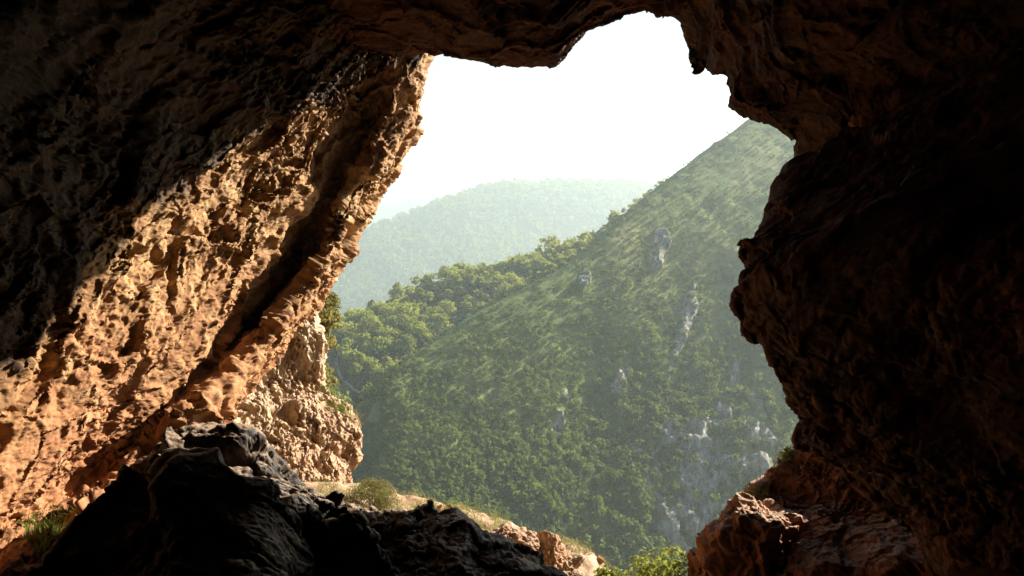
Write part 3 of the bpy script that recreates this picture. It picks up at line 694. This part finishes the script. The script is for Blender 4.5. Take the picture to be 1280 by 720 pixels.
# ------------------------------------------------------------------ near plants
def blades(pos, L, width, n_seg, lean, rng, tint):
    """tapered bent grass blades as real strips"""
    n = len(pos); a = rng.uniform(0, 6.28, n); ln = rng.uniform(*lean, n)
    dirh = np.stack([np.cos(a), np.sin(a), 0*a], -1); side = np.stack([-np.sin(a), np.cos(a), 0*a], -1)
    t = np.linspace(0, 1, n_seg+1)
    c = pos[:, None]+np.array([0, 0, 1])[None, None]*(L[:, None]*(t-.35*ln[:, None]*t**2))[..., None] + dirh[:, None]*(L[:, None]*ln[:, None]*t**2*.8)[..., None]
    w = (width*(1-.85*t))[None, :, None]*side[:, None]
    V = np.stack([c-w, c+w], 2)                               # n, seg+1, 2, 3
    base = (np.arange(n)*(n_seg+1)*2)[:, None]+(np.arange(n_seg)*2)[None]
    Fq = np.stack([base, base+1, base+3, base+2], -1).reshape(-1, 4)
    return V.reshape(-1, 3), Fq, np.repeat(tint, (n_seg+1)*2)
def grass(name, pos, L, mat, label, cat, kind=None, width=.004, lean=(.2, 1.0), seed=1, parent=None):
    r = np.random.default_rng(seed)
    V, Fq, t = blades(pos, L, width, 4, lean, r, r.random(len(pos)))
    o = mesh_from(name, V, Fq, mat, parent=parent, attrs={'tint': t}, smooth=False)
    return tag(o, label, cat, kind=kind) if label else o
def tri_hit(cands, px, py, n, spread, rng):
    """points on a rock grid near where the plant stands"""
    g = np.concatenate([c.reshape(-1, 3) for c in cands]); s = screen(g)
    m_ = (np.hypot((s[:, 0]-px)/spread[0], (s[:, 1]-py)/spread[1]) < 1)
    g = g[m_]
    return g[rng.integers(0, len(g), n)] if len(g) else np.array([P(px, py, 10)]*n)
r = np.random.default_rng(41)
# terrace grass, dry, over the ledge ground
x = r.uniform(-2.6, 1.3, 42000); y = r.uniform(8.0, 11.6, 42000); z = floor_z(x, y)
pz = np.stack([x, y, z], -1); k = (fbm(pz*2.2, 4) > -.15+.25*r.random(len(x))); pz = pz[k]
k2 = r.random(len(pz)) < .72
grass('dry_grass', pz[k2], r.uniform(.03, .13, k2.sum())*(1+.9*fbm(pz[k2]*3, 2)).clip(.4, 2), M_DRY, 'straw coloured dry grass on the sunlit terrace outside the cave', 'grass', 'stuff', .0028, (.5, 1.6), seed=2)
grass('green_grass', pz[~k2], r.uniform(.06, .22, (~k2).sum()), M_GREEN, 'fresh green grass blades mixed in the dry terrace grass', 'grass', 'stuff', .0028, (.5, 1.6), seed=3)

def on(px, py, d, gr=None, dz=0.0):
    g = FLOOR if gr is None else gr
    s_ = screen(g); j = np.unravel_index(np.argmin(np.hypot(s_[..., 0]-px, s_[..., 1]-py)+30*np.abs(s_[..., 2]-d)), g.shape[:2]); return tuple(g[j]+np.array([0, 0, dz]))
def bush(name, c, h, w, n, leaf, mat, label, seed, off=.2, stalks=0):
    t = empty(name, c, label, 'bush')
    V, tt = crown_quads(seed, n, leaf, h, w, 16, .0)
    crown_obj('foliage', V, np.clip(tt+off, 0, 1), mat, t)
    r = np.random.default_rng(seed)
    pos = r.normal(size=(26, 3))*np.array([w*.15, w*.15, 0]); V, Fq, tt = blades(pos, r.uniform(.5, 1.0, 26)*h, .006, 5, (.2, .9), r, np.zeros(26)+.1)
    mesh_from('stem', V, Fq, M_BARK, t)
    if stalks:
        pos = r.normal(size=(stalks, 3))*np.array([w*.6, w*.4, 0]); V, Fq, tt = blades(pos, r.uniform(1.0, 1.7, stalks)*h, .004, 7, (.3, 1.1), r, r.random(stalks))
        mesh_from('seed_stalk', V, Fq, M_DRY, t, attrs={'tint': tt}, smooth=False)
    return t
bush('bush', on(470, 625, 10.2, dz=-.04), .32, .36, 6500, .009, M_OLIVE, 'rounded grey green bush at the foot of the sunlit crag', 51, .25, 22)
bush('bush', on(528, 648, 10.0, dz=-.04), .17, .2, 1500, .009, M_OLIVE, 'low wispy bush with dry stalks right of the rounded bush', 52, .15, 18)
bush('leafy_plant', P(825, 738, 8.6), .32, .46, 900, .024, M_BUSHLEAF, 'bright green leafy plant at the bottom edge beside the red rocks', 53, .45, 5)
bush('leafy_plant', P(765, 745, 8.6), .26, .25, 500, .026, M_BUSHLEAF, 'small bright leafy plant left of the larger one at bottom edge', 54, .4, 2)
bush('leafy_plant', P(985, 590, 9.1), .26, .12, 300, .02, M_BUSHLEAF, 'sunlit green sprig growing where the red slope meets the right wall', 55, .35, 6)
bush('leafy_plant', P(1008, 212, 9.6), .14, .07, 120, .016, M_BUSHLEAF, 'tiny yellow green sprig in the corner under the upper right rock', 56, .5, 0)
def tuft(c, n, L, label, seed, mat=M_DRY, lean=(.3, 1.2), w=.004):
    r = np.random.default_rng(seed); pos = np.array(c)+r.normal(size=(n, 3))*np.array([.07, .06, .02])
    return grass('grass_tuft', pos, r.uniform(.5, 1, n)*L, mat, label, 'grass tuft', None, w, lean, seed)
tuft(P(424, 522, 12.1), 260, .38, 'big spiky grass tuft on the shoulder of the crag', 61, M_GREEN)
tuft(P(438, 535, 12.0), 200, .30, 'drooping straw tuft on the outer edge of the crag shoulder', 62)
tuft(P(408, 498, 12.6), 120, .28, 'thin grass tuft at the foot of the pale crag pillar', 63, M_GREEN)
tuft(on(620, 690, 9.0), 30, .22, 'dry stalks rising left of the brown rounded rock', 64)
tuft(on(672, 688, 9.1), 160, .24, 'pale dry tuft between the brown rock and the grey boulder', 65)
tuft(P(718, 690, 9.3), 7, .42, 'few arching seed stalks right of the grey boulder', 66, lean=(1.0, 1.6))
tuft(P(945, 620, 8.7), 40, .18, 'short sunlit blades on top of the blocky red rock', 67, M_GREEN)
tuft(P(970, 600, 8.9), 14, .42, 'arching wispy stalks on the red slope edge', 68, lean=(.9, 1.5))
tuft(P(918, 640, 8.7), 20, .14, 'sparse short blades left of the blocky rock top', 69, M_GREEN)
# grass at the foot of the left wall behind the boulder
x = r.uniform(-4.0, -2.3, 2600); y = r.uniform(5.6, 7.4, 2600)
pp = tri_hit([LEFTG], 72, 672, 1500, (42, 34), r)
grass('wall_grass', pp[:1500], r.uniform(.04, .15, 1500), M_GREEN, 'yellow green grass on the red wall foot behind the big boulder', 'grass', 'stuff', .004, (.3, 1.2), seed=5)

# ------------------------------------------------------------------ haze
m, nt, out = mat_new('valley_haze'); v = N(nt, 'ShaderNodeVolumePrincipled')
v.inputs['Color'].default_value = (.82, .96, .97, 1); v.inputs['Density'].default_value = .00019; v.inputs['Anisotropy'].default_value = .35
nt.links.new(v.outputs[0], out.inputs['Volume'])
zb, zt = -900, 190
vb = np.array([(x, y, z) for z in (zb, zt) for y in (-60, 12000) for x in (-12000, 12000)])
fb = np.array([(0, 2, 3, 1), (4, 5, 7, 6), (0, 1, 5, 4), (2, 6, 7, 3), (0, 4, 6, 2), (1, 3, 7, 5)])
tag(mesh_from('haze', vb, fb, m, smooth=False), 'pale blue haze filling the valley', 'haze', kind='stuff')

# ------------------------------------------------------------------ light, camera
el = math.asin(SUN[2]); az = math.atan2(SUN[0], SUN[1])
w = bpy.data.worlds.new('World'); scene.world = w; w.use_nodes = True
nt = w.node_tree; bg = nt.nodes['Background']; sk = nt.nodes.new('ShaderNodeTexSky'); sk.sky_type = 'NISHITA'; sk.sun_disc = False
sk.sun_elevation = el; sk.sun_rotation = az; sk.dust_density = 1.0; sk.air_density = 1.0
nt.links.new(sk.outputs[0], bg.inputs[0]); bg.inputs[1].default_value = .05
sl = bpy.data.lights.new('sun', 'SUN'); sl.energy = 5.0; sl.angle = math.radians(.5); sl.color = (1, .93, .82)
so = bpy.data.objects.new('sun', sl); COL.objects.link(so)
so.rotation_euler = Vector(SUN).to_track_quat('Z', 'Y').to_euler()
cd = bpy.data.cameras.new('camera'); co = bpy.data.objects.new('camera', cd); COL.objects.link(co)
cd.sensor_width = 36; cd.lens = 36*F/1280; cd.clip_end = 30000; cd.clip_start = .05
co.rotation_euler = (math.pi/2-PITCH, 0, 0)
scene.camera = co
vs = scene.view_settings; vs.view_transform = 'Standard'; vs.look = 'None'; vs.gamma = 1; vs.exposure = 1.6
scene.render.engine = 'CYCLES'
scene.cycles.max_bounces = 8; scene.cycles.diffuse_bounces = 1; scene.cycles.volume_bounces = 1
print('tot scrub', len(pts), 'el', math.degrees(el))
